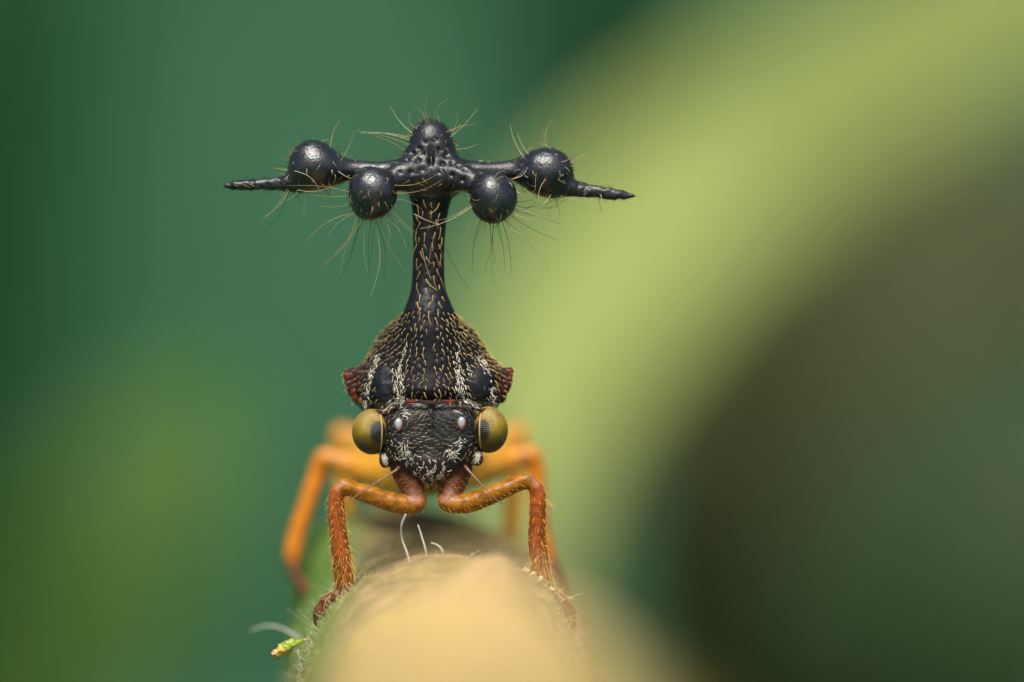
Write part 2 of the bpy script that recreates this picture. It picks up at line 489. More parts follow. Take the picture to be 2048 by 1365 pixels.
def bark_flakes():
    vs, fs, k = [], [], 0
    for i in range(170):
        u = random.random()
        px, py = 1026 + 48 * u + random.gauss(0, 5), 1146 + 50 * u + 10 * u * u + random.gauss(0, 5)
        c = P(px, py, random.uniform(-.5, -.1))
        # drop the flake on to the bark
        j = int(np.argmin(((TW_V[:-1] - c) ** 2).sum(1)))
        c = TW_V[j] + TW_N[j] * .01 + np.array((random.gauss(0, .02), random.gauss(0, .03), 0))
        r = random.uniform(.010, .030)
        base = np.array([(1, 0, 0), (-1, 0, 0), (0, 1, 0), (0, -1, 0), (0, 0, 1), (0, 0, -1)], float)
        q = base * np.array([random.uniform(.5, 1.5) for _ in range(3)]) * r + np.array([[random.gauss(0, r * .25) for _ in range(3)] for _ in range(6)]) + c
        vs.append(q); fs.append(np.array([(0, 2, 4), (2, 1, 4), (1, 3, 4), (3, 0, 4), (2, 0, 5), (1, 2, 5), (3, 1, 5), (0, 3, 5)]) + k); k += 6
    me = mesh_np('bark_flakes', np.vstack(vs), np.vstack(fs))
    set_tint(me, np.tile((.62, .42, .22), (k, 1)).astype(np.float32))
    o = link('bark_flakes', me, twig, (M_amber,), smooth=False); o['kind'] = 'stuff'
bark_flakes()

M_fibre, _nt, _b = new_mat('white_fibre')
_n = N_(_nt, 'ShaderNodeTexNoise', Scale=6.0); _nt.links.new(obj_coord(_nt), _n.inputs['Vector'])
_nt.links.new(mix_rgb(_nt, (.55, .5, .4), (.8, .78, .7), _n.outputs['Fac']), _b.inputs['Base Color'])
_b.inputs['Roughness'].default_value = .4
twig_fuzz()

# ------------------------------------------------------------------ the treehopper's body: one implicit surface
H = 0.025
LO = np.array((-4.32, -1.0, -4.35)); HI = np.array((1.95, 8.6, 3.4))
DIM = np.ceil((HI - LO) / H).astype(int)
F = np.full(DIM, 9.0, dtype=np.float32)
AX = [(LO[i] + H * np.arange(DIM[i])).astype(np.float32) for i in range(3)]
PRIMS = []    # (function, tint, class)

def region(lo, hi, pad):
    a = np.clip(((np.asarray(lo) - pad - LO) / H).astype(int), 0, DIM)
    b = np.clip(((np.asarray(hi) + pad - LO) / H).astype(int) + 2, 0, DIM)
    s = tuple(slice(a[i], b[i]) for i in range(3))
    return s, AX[0][s[0]][:, None, None], AX[1][s[1]][None, :, None], AX[2][s[2]][None, None, :]

def smin(a, b, k):
    h = np.maximum(k - np.abs(a - b), 0) / k
    return np.minimum(a, b) - h * h * k * .25

def add(fn, lo, hi, k, tint, cls=0, paint=True):
    s, X, Y, Z = region(lo, hi, k + 4 * H)
    F[s] = smin(F[s], fn(X, Y, Z).astype(np.float32), k)
    if paint:
        PRIMS.append((fn, np.array(tint), cls))

def cut(fn, lo, hi, k):
    s, X, Y, Z = region(lo, hi, k + 4 * H)
    F[s] = -smin(-F[s], fn(X, Y, Z).astype(np.float32), k)

def ell(c, r, p=2.0):
    c = np.asarray(c, float); r = np.asarray(r, float); m = r.min()
    if p == 2.0:
        def fn(X, Y, Z):
            q0 = ((X - c[0]) / r[0]) ** 2 + ((Y - c[1]) / r[1]) ** 2 + ((Z - c[2]) / r[2]) ** 2
            q1 = ((X - c[0]) / r[0] ** 2) ** 2 + ((Y - c[1]) / r[1] ** 2) ** 2 + ((Z - c[2]) / r[2] ** 2) ** 2
            k0 = np.sqrt(q0)
            return k0 * (k0 - 1) / np.sqrt(q1 + 1e-12)
    else:
        def fn(X, Y, Z):
            k0 = (np.abs((X - c[0]) / r[0]) ** p + np.abs((Y - c[1]) / r[1]) ** p + np.abs((Z - c[2]) / r[2]) ** p) ** (1 / p)
            return (k0 - 1) * m
    return fn, c - r, c + r

def seg(a, b, ra, rb):
    a = np.asarray(a, float); b = np.asarray(b, float); d = b - a; l2 = max(d @ d, 1e-9)
    def fn(X, Y, Z):
        t = np.clip(((X - a[0]) * d[0] + (Y - a[1]) * d[1] + (Z - a[2]) * d[2]) / l2, 0, 1)
        return np.sqrt((X - a[0] - t * d[0]) ** 2 + (Y - a[1] - t * d[1]) ** 2 + (Z - a[2] - t * d[2]) ** 2) - (ra + (rb - ra) * t)
    r = max(ra, rb)
    return fn, np.minimum(a, b) - r, np.maximum(a, b) + r

def E(px, py, y, rx, ry, rz, k, tint, cls=0, p=2.0):
    """ellipsoid: centre pixel + depth, half sizes rx, rz in px and ry in mm, blend k in px"""
    add(*ell(P(px, py, y), (R(rx), ry, R(rz)), p), R(k), tint, cls)

def chain(rows, k, tint, cls=0, n=None, tint2=None, self_k=5):
    """rows (px, py, y, r px): a smooth tapering limb; only its first piece blends by k"""
    q = np.array([(*P(a, b, c), R(r)) for a, b, c, r in rows])
    if n is None:
        n = 4 * len(rows)
    if len(q) > 2:
        q = catmull(q, n)
    else:
        n = 2
    for i in range(n - 1):
        u = i / max(n - 2, 1)
        tt = np.array(tint) if tint2 is None else np.array(tint) * (1 - u) + np.array(tint2) * u
        add(*seg(q[i, :3], q[i + 1, :3], q[i, 3], q[i + 1, 3]), R(k if i == 0 else self_k), tt, cls)

BLK = (0.0050, 0.0055, 0.0075)
BLU = (0.0055, 0.0065, 0.010)
RED = (0.045, 0.010, 0.008)
DKR = (0.030, 0.010, 0.010)
MID = 862

# pronotum dome, calli and shoulders
E(858, 792, .92, 138, 1.02, 176, 1, BLK)
E(768, 778, .52, 32, .42, 54, 30, BLU); E(956, 776, .52, 32, .42, 54, 30, BLU)
E(MID, 742, .42, 62, .45, 90, 22, BLK)
for sx, cx, o in ((-1, 858, 0), (1, 857, -4)):
    def X_(d): return cx + sx * d
    chain([(X_(96), 770 + o, .75, 50), (X_(150), 754 + o, .62, 15), (X_(163), 748 + o, .58, 6)], 26, DKR, n=6)
    chain([(X_(100), 785 + o, .72, 44), (X_(140), 796 + o, .60, 12), (X_(147), 803 + o, .58, 6)], 20, DKR, n=6)
    chain([(X_(164), 748 + o, .58, 6), (X_(160), 770 + o, .54, 7), (X_(150), 795 + o, .56, 6)], 8, RED, n=6)
    chain([(X_(126), 755 + o, .35, 5), (X_(128), 790 + o, .25, 5), (X_(122), 822 + o, .25, 5)], 9, BLK, n=6)
# posterior part of the pronotum, thorax, abdomen
E(860, 800, 2.1, 118, 1.6, 120, 30, BLK)
E(860, 880, 2.0, 105, 1.5, 92, 20, (0.05, .022, .012))
AMB = (0.30, 0.115, 0.004); AMB2 = (0.30, 0.108, 0.004); TIB = (0.34, 0.080, 0.010); TAR = (0.11, .034, .010)
E(860, 905, 5.2, 92, 2.9, 82, 20, (.52, .25, .01), 1)
# stalk
chain([(858, 660, 0.44, 60), (858, 622, 0.46, 46), (857, 590, 0.48, 35), (857, 540, 0.50, 31), (858, 480, 0.50, 31), (860, 430, 0.50, 34), (862, 385, 0.50, 41), (862, 345, 0.50, 46)], 34, BLK, n=22)
# crown knob
chain([(862, 345, 0.48, 50), (861, 312, 0.48, 50), (861, 285, 0.48, 42), (861, 268, 0.48, 26)], 20, BLK, n=8)
E(MID, 268, 0.48, 30, .21, 25, 10, BLU)
# side arms, spined globes
chain([(845, 348, 0.48, 42), (800, 342, 0.46, 24), (745, 342, 0.44, 16), (700, 341, 0.44, 19), (660, 338, 0.44, 34)], 26, BLU, n=14)
E(627, 333, 0.44, 52, .37, 51, 22, BLU)
chain([(600, 362, 0.42, 26), (565, 368, 0.40, 13), (525, 368, 0.38, 10.5), (480, 370, 0.36, 8.5), (444, 374, 0.34, 2.2)], 14, BLK, n=12)
chain([(880, 350, 0.48, 42), (930, 344, 0.46, 25), (985, 344, 0.44, 16), (1030, 342, 0.44, 20), (1062, 344, 0.44, 34)], 26, BLU, n=14)
E(1095, 345, 0.44, 51, .37, 50, 22, BLU)
chain([(1118, 368, 0.42, 27), (1150, 378, 0.40, 14), (1190, 384, 0.38, 11), (1235, 390, 0.36, 9), (1270, 393, 0.34, 2.2)], 14, BLK, n=12)
# forward arms, front globes
chain([(838, 350, 0.33, 36), (805, 352, 0.18, 27), (775, 362, 0.08, 21), (755, 375, 0.02, 20)], 22, BLU, n=10)
E(744, 387, -0.06, 49, .35, 54, 12, BLU)
chain([(885, 352, 0.33, 36), (920, 356, 0.18, 27), (950, 368, 0.08, 22), (970, 382, 0.02, 20)], 22, BLU, n=10)
E(987, 396, -0.06, 47, .34, 53, 12, BLU)
# head
E(MID, 862, .18, 99, .45, 58, 6, BLK, p=3.6)
E(MID, 905, .16, 82, .42, 50, 16, BLK, p=2.6)
E(MID, 930, .02, 56, .30, 32, 14, (.022, .009, .008))
chain([(862, 925, -.06, 34), (863, 950, -.06, 22), (864, 974, -.04, 6)], 14, (.02, .008, .007), n=6)
chain([(822, 925, 0, 18), (812, 938, .05, 16)], 12, DKR); chain([(905, 925, 0, 18), (916, 938, .05, 16)], 12, DKR)
E(770, 920, .02, 12, .10, 17, 9, RED); E(955, 917, .02, 12, .10, 16, 9, RED)
chain([(862, 812, -.21, 5), (862, 845, -.255, 5), (862, 885, -.25, 3)], 6, BLU, n=5)
# front margin of the pronotum
chain([(738, 822, .12, 3.6), (760, 825, -.05, 3.6), (780, 822, -.17, 3.6), (796, 809, -.23, 3.6), (826, 803, -.26, 3.8), (862, 806, -.28, 3.8), (898, 803, -.26, 3.8), (930, 806, -.23, 3.6), (950, 818, -.17, 3.6), (968, 821, -.05, 3.6), (985, 817, .12, 3.6)],
      8, (.025, .006, .006), n=30)
E(MID, 780, .18, 70, .42, 30, 16, BLK)

# fore legs (in focus), middle and hind legs further back
COX = (0.055, .010, .007)
for rows_c, rows_f, rows_t, rows_s in (
    ([(808, 940, .12, 26), (822, 970, .05, 23), (833, 996, .0, 17)],
     [(842, 997, 0, 12), (832, 1010, -.03, 15), (800, 1009, -.05, 18.5), (745, 992, -.08, 18), (706, 979, -.1, 14.5), (688, 973, -.1, 16)],
     [(682, 976, -.1, 10.5), (673, 992, -.1, 14), (673, 1030, -.08, 15.5), (679, 1085, -.05, 17), (686, 1140, -.02, 19), (689, 1178, 0, 16)],
     [(688, 1182, 0, 9), (674, 1190, -.02, 12), (663, 1197, -.03, 9), (653, 1204, -.03, 12.5), (644, 1213, -.02, 9.5), (639, 1224, -.02, 12.5), (636, 1236, .02, 10)]),
    ([(918, 940, .12, 26), (906, 970, .05, 23), (895, 996, .0, 17)],
     [(887, 997, 0, 12), (898, 1009, -.03, 15), (938, 1006, -.05, 18.5), (990, 987, -.08, 18), (1035, 968, -.1, 14.5), (1056, 962, -.1, 16)],
     [(1063, 966, -.1, 10.5), (1075, 986, -.1, 14), (1075, 1030, -.08, 15.5), (1074, 1080, -.05, 16.5), (1081, 1135, -.02, 18), (1091, 1178, 0, 15)],
     [(1092, 1182, 0, 8.5), (1105, 1187, -.06, 11), (1115, 1194, -.1, 8.5), (1126, 1203, -.12, 11.5), (1134, 1213, -.12, 8.5), (1140, 1225, -.1, 11.5), (1144, 1241, -.06, 9)])):
    chain(rows_c, 10, COX, 1, n=8, tint2=(.20, .06, .025))
    chain(rows_f, 6, AMB2, 1, n=14, tint2=AMB)
    chain(rows_t, 5, TIB, 1, n=14, tint2=(.27, .068, .010))
    chain(rows_s, 3, TAR, 1, n=22, self_k=2)
    e = rows_s[-1]
    sg = -1 if e[0] < 860 else 1
    chain([(e[0], e[1], e[2], 6), (e[0] + sg * 4, e[1] + 10, e[2] - .03, 4.5), (e[0] - sg * 3, e[1] + 19, e[2] - .02, 2)], 3, (.05, .018, .01), 1, n=5)
    chain([(e[0], e[1], e[2], 7), (e[0] - sg * 8, e[1] + 7, e[2] - .05, 5), (e[0] - sg * 20, e[1] + 6, e[2] - .08, 2)], 3, (.06, .02, .012), 1, n=5)
YM, YH = 4.9, 7.6
ORA = (.60, .19, .003); ORK = (.58, .23, .04)
chain([(850, 950, 2.4, 40), (800, 962, 3.4, 30), (735, 943, YM - .2, 31), (672, 922, YM, 22), (648, 916, YM, 19)], 14, (.64, .31, .004), 1, n=12, tint2=ORK)
chain([(644, 920, YM, 17), (634, 950, YM, 17), (614, 1010, YM - .1, 17), (592, 1075, YM - .2, 17), (585, 1120, YM - .3, 16)], 6, ORA, 1, n=12)
chain([(585, 1120, YM - .3, 13), (592, 1150, YM - .4, 12), (612, 1185, YM - .5, 12), (622, 1200, YM - .5, 10)], 4, TAR, 1, n=8)
chain([(872, 950, 2.4, 40), (925, 955, 3.4, 30), (985, 933, YM - .2, 32), (1040, 915, YM, 22), (1062, 910, YM, 19)], 14, (.64, .31, .004), 1, n=12, tint2=ORK)
chain([(1066, 914, YM, 17), (1073, 945, YM, 16), (1076, 1000, YM - .1, 16), (1084, 1070, YM - .2, 16), (1098, 1120, YM - .3, 15)], 6, ORA, 1, n=12)
chain([(1098, 1120, YM - .3, 12), (1112, 1150, YM - .4, 12), (1122, 1190, YM - .5, 12), (1130, 1215, YM - .5, 10)], 4, TAR, 1, n=8)
for sg, kx, ky in ((-1, 684, 868), (1, 1036, 866)):
    chain([(860 + sg * 20, 945, 5.6, 42), (860 + sg * 80, 925, 6.3, 48), (kx - sg * 45, ky + 34, YH - .2, 40), (kx - sg * 6, ky + 6, YH, 25)], 14, (.66, .38, .006), 1, n=10, tint2=(.50, .22, .05))
    chain([(kx, ky, YH, 22), (kx + sg * 3, ky + 45, YH, 18), (kx - sg * 6, ky + 120, YH - .1, 17), (kx - sg * 14, ky + 210, YH - .1, 16)], 6, (.60, .26, .01), 1, n=10)
    chain([(kx - sg * 14, ky + 210, YH - .1, 13), (kx - sg * 18, ky + 235, YH, 12), (kx - sg * 22, ky + 262, YH + .1, 10)], 4, TAR, 1, n=6)

# grooves: median line of the crown, pits
cut(*seg(P(862, 262, .12), P(862, 330, .12), R(5), R(5)), R(6))
for px, py, r in ((826, 308, 5), (840, 298, 5), (836, 322, 6), (815, 322, 5), (848, 310, 4), (822, 345, 5), (843, 340, 5), (880, 300, 5), (893, 312, 5), (885, 328, 5), (905, 328, 6), (918, 335, 5), (930, 342, 4), (880, 345, 4), (850, 285, 4), (872, 282, 4), (800, 345, 4), (905, 350, 5), (925, 360, 5)):
    ix, iz = int((P(px, py, .35)[0] - LO[0]) / H), int((P(px, py, .35)[2] - LO[2]) / H)
    col = np.where(F[ix, :, iz] < 0)[0]
    if len(col):
        yy = AX[1][col[0]]
        cut(*ell((P(px, py, yy)[0], yy, P(px, py, yy)[2]), (R(r), R(r) * 1.1, R(r * .8))), R(5))

def surface_nets(F):
    ins = F < 0
    c = np.zeros(np.array(F.shape) - 1, dtype=np.int8)
    for a in (0, 1):
        for b in (0, 1):
            for d in (0, 1):
                c += ins[a:F.shape[0] - 1 + a, b:F.shape[1] - 1 + b, d:F.shape[2] - 1 + d]
    act = np.argwhere((c > 0) & (c < 8))
    idx = np.full(c.shape, -1, dtype=np.int32)
    idx[act[:, 0], act[:, 1], act[:, 2]] = np.arange(len(act))
    corner = {}
    for a in (0, 1):
        for b in (0, 1):
            for d in (0, 1):
                corner[a, b, d] = F[act[:, 0] + a, act[:, 1] + b, act[:, 2] + d].astype(np.float64)
    acc = np.zeros((len(act), 3)); cnt = np.zeros(len(act))
    for ax in range(3):
        for u in (0, 1):
            for w in (0, 1):
                k0 = [u, w]; k0.insert(ax, 0); k1 = [u, w]; k1.insert(ax, 1)
                f0, f1 = corner[tuple(k0)], corner[tuple(k1)]
                m = (f0 < 0) != (f1 < 0)
                t = np.where(m, f0 / np.where(m, f0 - f1, 1), 0)
                q = np.tile(np.array(k0, float), (len(act), 1)); q[:, ax] = t
                acc += q * m[:, None]; cnt += m
    v = LO + H * (act + acc / cnt[:, None])
    quads = []
    for ax in range(3):
        s0 = [slice(1, n - 1) for n in F.shape]; s1 = list(s0)
        s0[ax] = slice(0, F.shape[ax] - 1); s1[ax] = slice(1, F.shape[ax])
        a, b = ins[tuple(s0)], ins[tuple(s1)]
        for flip in (False, True):
            e = np.argwhere((a & ~b) if not flip else (~a & b))
            e = e + 1; e[:, ax] -= 1
            u, w = [(1, 2), (2, 0), (0, 1)][ax]
            du = np.zeros(3, int); du[u] = 1; dw = np.zeros(3, int); dw[w] = 1
            g = lambda q: idx[q[:, 0], q[:, 1], q[:, 2]]
            ring = [g(e - du - dw), g(e - dw), g(e), g(e - du)]
            if flip:
                ring = ring[::-1]
            quads.append(np.stack(ring, -1))
    f = np.vstack(quads)
    return v, f[(f >= 0).all(1)]

V, Q = surface_nets(F)
del F
# keep the one connected piece; smooth
def smooth(v, f, it, lam):
    e = np.vstack((f[:, [0, 1]], f[:, [1, 2]], f[:, [2, 3]], f[:, [3, 0]]))
    n = np.bincount(e[:, 0], minlength=len(v)) + np.bincount(e[:, 1], minlength=len(v))
    for i in range(it):
        s = np.stack([np.bincount(e[:, 0], v[e[:, 1], k], len(v)) + np.bincount(e[:, 1], v[e[:, 0], k], len(v)) for k in range(3)], -1) / np.maximum(n, 1)[:, None]
        v = v + (s - v) * (lam if i % 2 == 0 else -lam * .95)
    return v
V = smooth(V, Q, 6, .6)

def normals(v, f):
    n = np.cross(v[f[:, 2]] - v[f[:, 0]], v[f[:, 3]] - v[f[:, 1]])
    out = np.zeros_like(v)
    for k in range(4):
        for a in range(3):
            out[:, a] += np.bincount(f[:, k], n[:, a], len(v))
    return out / (np.linalg.norm(out, axis=1, keepdims=True) + 1e-12)
NRM = normals(V, Q)

# paint each vertex with the natural colour of the segment it belongs to
X, Y, Z = V[:, 0].astype(np.float32), V[:, 1].astype(np.float32), V[:, 2].astype(np.float32)
W = np.zeros(len(V)); T = np.zeros((len(V), 3)); A = np.zeros(len(V))
for fn, tint, cls in PRIMS:
    d = fn(X, Y, Z)
    w = np.exp(-np.clip(d, -.05, .6) / .022)
    W += w; T += w[:, None] * tint; A += w * cls
T /= W[:, None]; A /= W
# photo pixel of each vertex, to place markings of the cuticle
KP = PXMM * D / (D + V[:, 1])
PXV, PYV = V[:, 0] * KP + 1024, 682.5 - V[:, 2] * KP
FRONT = V[:, 1] < 1.6
isamber = A > .5

def near_path(path, width):
    """distance in px from each front vertex to a pixel polyline, as 0..1 falloff"""
    best = np.full(len(V), 1e9)
    for (a, b), (c, d) in zip(path[:-1], path[1:]):
        l2 = (c - a) ** 2 + (d - b) ** 2
        t = np.clip(((PXV - a) * (c - a) + (PYV - b) * (d - b)) / l2, 0, 1)
        best = np.minimum(best, np.hypot(PXV - a - t * (c - a), PYV - b - t * (d - b)))
    return np.clip(1 - best / width, 0, 1) * FRONT * (NRM[:, 1] < .3)

WHITE_PATHS = [
    ([(812, 690), (803, 718), (797, 745)], 7, .5), ([(797, 740), (796, 770), (803, 796)], 13, 1.0), ([(803, 795), (785, 806), (770, 820)], 8, .6),
    ([(757, 712), (752, 726), (742, 748)], 7, .9), ([(742, 748), (735, 775), (729, 816)], 6, 1.0),
    ([(915, 690), (912, 720), (917, 750)], 8, .6), ([(918, 745), (921, 775), (925, 795)], 13, 1.0), ([(925, 792), (938, 806), (950, 812)], 9, .6),
    ([(955, 718), (966, 725), (972, 740)], 8, .9), ([(972, 740), (980, 770), (988, 810)], 6, .9), ([(935, 735), (938, 745)], 8, .6),
    ([(803, 822), (813, 828)], 9, .8), ([(908, 824), (916, 826)], 7, .7),
    ([(808, 888), (815, 905), (800, 908)], 13, .9), ([(812, 908), (826, 915), (820, 925)], 10, .8),
    ([(925, 880), (915, 895), (900, 905)], 11, .9), ([(900, 905), (910, 915)], 9, .8),
    ([(862, 920), (862, 936)], 14, .45), ([(850, 928), (858, 945)], 6, .5), ([(874, 928), (866, 945)], 6, .5), ([(862, 945), (864, 965)], 5, .5),
    ([(836, 925), (838, 945), (848, 955)], 5, .7), ([(890, 920), (888, 940), (878, 952)], 6, .7), ([(826, 945), (842, 960)], 4, .5), ([(905, 940), (885, 956)], 4, .5),
    ([(767, 912), (772, 928)], 5.5, .55), ([(957, 908), (951, 924)], 5.5, .55)]
wax = np.zeros(len(V))
for path, wd, st in WHITE_PATHS[-2:]:
    wax = np.maximum(wax, np.clip(near_path(path, wd) * 3, 0, 1))
grain = np.array([noise.noise(Vector(p) * 26) for p in V[wax > 0]]) if (wax > 0).any() else np.zeros(0)
wax[wax > 0] *= np.clip(.75 + grain, 0, 1)
# red glints painted on the pronotum's front rim, red colour on the shoulder rims
redness = np.maximum(.9 * near_path([(818, 806), (828, 804)], 6), .8 * near_path([(893, 804), (904, 804)], 6))
redness = np.maximum(redness, .8 * near_path([(690, 746), (694, 752)], 7)); redness = np.maximum(redness, .8 * near_path([(705, 785), (708, 798)], 9)); redness = np.maximum(redness, .8 * near_path([(1023, 740), (1022, 750)], 7))
T = T * (1 - redness[:, None]) + np.array((.22, .025, .012)) * redness[:, None]
T = T * (1 - wax[:, None]) + np.array((.62, .56, .45)) * wax[:, None]
# pale swollen ends of the fore coxae, dark longitudinal streaks on the tibiae
pale = np.maximum(near_path([(826, 990), (834, 998)], 17), near_path([(902, 988), (893, 996)], 17)) * isamber
T = T * (1 - .8 * pale[:, None]) + np.array((.40, .22, .14)) * .8 * pale[:, None]
knee = np.maximum(near_path([(676, 972), (684, 968)], 10), near_path([(1066, 960), (1072, 968)], 10)) * isamber
T = T * (1 - .5 * knee[:, None]) + np.array((.5, .3, .2)) * .5 * knee[:, None]

# ------------------------------------------------------------------ setae rooted on that surface
def scatter(mask, dist, most):
    cand = np.where(mask)[0]
    rng.shuffle(cand)
    cells = {}; out = []
    d2 = dist * dist
    for i in cand:
        p = V[i]; c = tuple((p / dist).astype(int))
        ok = True
        for a in (-1, 0, 1):
            for b in (-1, 0, 1):
                for e in (-1, 0, 1):
                    for q in cells.get((c[0] + a, c[1] + b, c[2] + e), ()):
                        if (q[0] - p[0]) ** 2 + (q[1] - p[1]) ** 2 + (q[2] - p[2]) ** 2 < d2:
                            ok = False; break
                    if not ok: break
                if not ok: break
            if not ok: break
        if ok:
            cells.setdefault(c, []).append(p); out.append(i)
            if len(out) >= most: break
    return np.array(out, dtype=int)

HP, HR, HC = [], [], []       # points, radii, colours of the short hairs
def lay(idx, flow, length, lift, rad, col, curl=.25, M=6, col_var=.2, sink=.004):
    """flow: (n,3) wished direction; hairs lie along the surface and lift off it"""
    n = NRM[idx]
    t = flow - n * (flow * n).sum(1, keepdims=True)
    t /= np.linalg.norm(t, axis=1, keepdims=True) + 1e-9
    b = np.cross(n, t)
    L = length * rng.uniform(.45, 1.45, len(idx))
    s = np.linspace(0, 1, M)
    cu = rng.normal(0, curl, len(idx))
    up = lift * rng.uniform(.5, 1.5, len(idx))
    p = V[idx][:, None, :] - n[:, None, :] * sink + t[:, None, :] * (L[:, None] * s)[:, :, None] \
        + b[:, None, :] * (L[:, None] * cu[:, None] * (s ** 2))[:, :, None] + n[:, None, :] * (L[:, None] * up[:, None] * np.sin(s * 2.2)[None, :])[:, :, None]
    HP.append(p); HR.append(np.full(len(idx), rad) * rng.uniform(.8, 1.2, len(idx)))
    HC.append(np.array(col) * (1 + rng.normal(0, col_var, (len(idx), 1))).clip(.5, 1.5))

front = FRONT & ~isamber
pron = front & (PYV > 622) & (PYV < 806) & (np.abs(PXV - 858) < 175)
callus = ((PXV - 769) / 22) ** 2 + ((PYV - 770) / 38) ** 2 < 1
callus |= ((PXV - 957) / 22) ** 2 + ((PYV - 768) / 38) ** 2 < 1
keel = np.abs(PXV - 860) < 6
face = front & (PYV > 812) & (PYV < 970) & (np.abs(PXV - MID) < 100) & (V[:, 1] < .45)
stalk = front & (PYV > 395) & (PYV < 625) & (np.abs(PXV - 858) < 60)
GOLD = (.62, .42, .15); CREAM = (.72, .60, .36); WHITE = (.80, .76, .66)
rootsets = []
i1 = scatter(pron & ~callus & ~keel, .070, 3600); rootsets.append(i1)
dx = (PXV[i1] - 858)[:, None]
lay(i1, np.hstack((dx * .010 + rng.normal(0, .25, (len(i1), 1)), np.zeros((len(i1), 1)), -np.ones((len(i1), 1)))), .078, .26, .0056, GOLD, curl=.2)
i1b = scatter(pron & callus, .16, 200)
lay(i1b, np.tile((0, 0, -1.0), (len(i1b), 1)), .05, .2, .005, GOLD)
i2 = scatter(face & (np.abs(PXV - 862) > 5) & (PYV < 918), .054, 2600); rootsets.append(i2)
dx, dy = PXV[i2] - MID, PYV[i2] - 835
sw = np.stack((np.sign(dx) * (-.9 + .5 * (np.abs(dx) / 90)), np.zeros(len(i2)), .45 - .012 * dy), -1)
lay(i2, sw + rng.normal(0, .18, sw.shape), .062, .22, .0040, (.58, .44, .22), curl=.15)
i3 = scatter(stalk & (np.abs(PXV - 858) < 26) & (NRM[:, 1] < -.2), .11, 260); rootsets.append(i3)
lay(i3, np.tile((0, 0, -1.0), (len(i3), 1)) + rng.normal(0, .3, (len(i3), 3)), .15, .12, .0068, GOLD, curl=.45)
# white scale-hairs crowded along the streaks and patches
for path, wd, st in WHITE_PATHS:
    fall = near_path(path, wd)
    m = (fall > 0) & (rng.random(len(V)) < np.clip(fall * 1.5 * min(st, 1) ** 2, 0, 1)) & front
    iw = scatter(m, .027, 260)
    if len(iw):
        d0 = np.array(path[-1], float) - np.array(path[0], float)
        fl = np.array((d0[0], 0, -d0[1])) / (np.hypot(*d0) + 1e-9)
        lay(iw, fl + rng.normal(0, .35, (len(iw), 3)), .052, .10, .0080, WHITE, curl=.3, col_var=.15)
# globes, arms and crown: short dark and pale hairs
top = front & (PYV < 460) & ~stalk
i4 = scatter(top, .085, 2400)
rad = NRM[i4] * .9 + np.array((0, -.1, -.5)) + rng.normal(0, .4, (len(i4), 3))
pc = rng.random((len(i4), 1))
lay(i4, rad, .085, .45, .0042, (1, 1, 1), curl=.5)
HC[-1] = np.where(pc < .72, np.array((.03, .025, .02)), np.where(pc < .93, np.array((.45, .32, .14)), np.array((.7, .62, .45))))
# legs: dense short golden bristles pointing down the limb
leg = isamber & (V[:, 1] < 1.0) & (PYV > 955)
i5 = scatter(leg, .055, 4200)
dn = np.tile((0, -.1, -1.0), (len(i5), 1)); fem = PYV[i5] < 1030
out = np.sign(PXV[i5] - 862)
isfem = (np.abs(PXV[i5] - 862) < 180) & fem
dn[isfem] = np.stack((out[isfem] * .9, np.zeros(isfem.sum()), -.3 * np.ones(isfem.sum())), -1)
lay(i5, dn + NRM[i5] * .3, .055, .75, .0027, (.55, .30, .06), curl=.2)
i6 = scatter(leg & (PYV > 1110) & (PYV < 1200), .05, 700)
lay(i6, np.tile((0, 0, -1.0), (len(i6), 1)), .11, .3, .0055, (.70, .42, .10), curl=.15)
i8 = scatter(leg & (PYV > 990) & (PYV < 1180) & (np.abs(PXV - 862) > 160), .085, 500)
lay(i8, np.tile((0, 0, -1.0), (len(i8), 1)) + NRM[i8] * .2, .085, .8, .0042, (.70, .42, .10), curl=.15)
# fringe below the clypeus
i7 = scatter(face & (PYV > 950) & (np.abs(PXV - 863) < 30), .03, 60)
lay(i7, np.tile((0, 0, -1.0), (len(i7), 1)), .11, .1, .0045, (.6, .4, .2), curl=.15)

# each hair on pronotum, face and stalk springs from a pit: press them into the mesh
kd = kdtree.KDTree(sum(len(r) for r in rootsets)); c = 0
for r in rootsets:
    for i in r:
        kd.insert(V[i], c); c += 1
kd.balance()
zone = np.where(pron | face | stalk)[0]
dist = np.array([kd.find(V[i])[2] for i in zone])
V2 = V.copy()
V2[zone] -= NRM[zone] * (np.where(face[zone], .012, .02) * np.exp(-(dist / .024) ** 2) - .003 * np.exp(-((dist - .045) / .02) ** 2))[:, None]
sh = np.where(pron & (np.abs(PXV - 858) > 118))[0]
V2[sh] += NRM[sh] * np.array([.030 * noise.noise(Vector(V[i]) * 8) + .014 * noise.noise(Vector(V[i]) * 20) for i in sh])[:, None]
cl = np.where(pron & callus)[0]
V2[cl] += NRM[cl] * np.array([.030 * noise.noise(Vector(V[i]) * 5) + .010 * noise.noise(Vector(V[i]) * 17) for i in cl])[:, None]
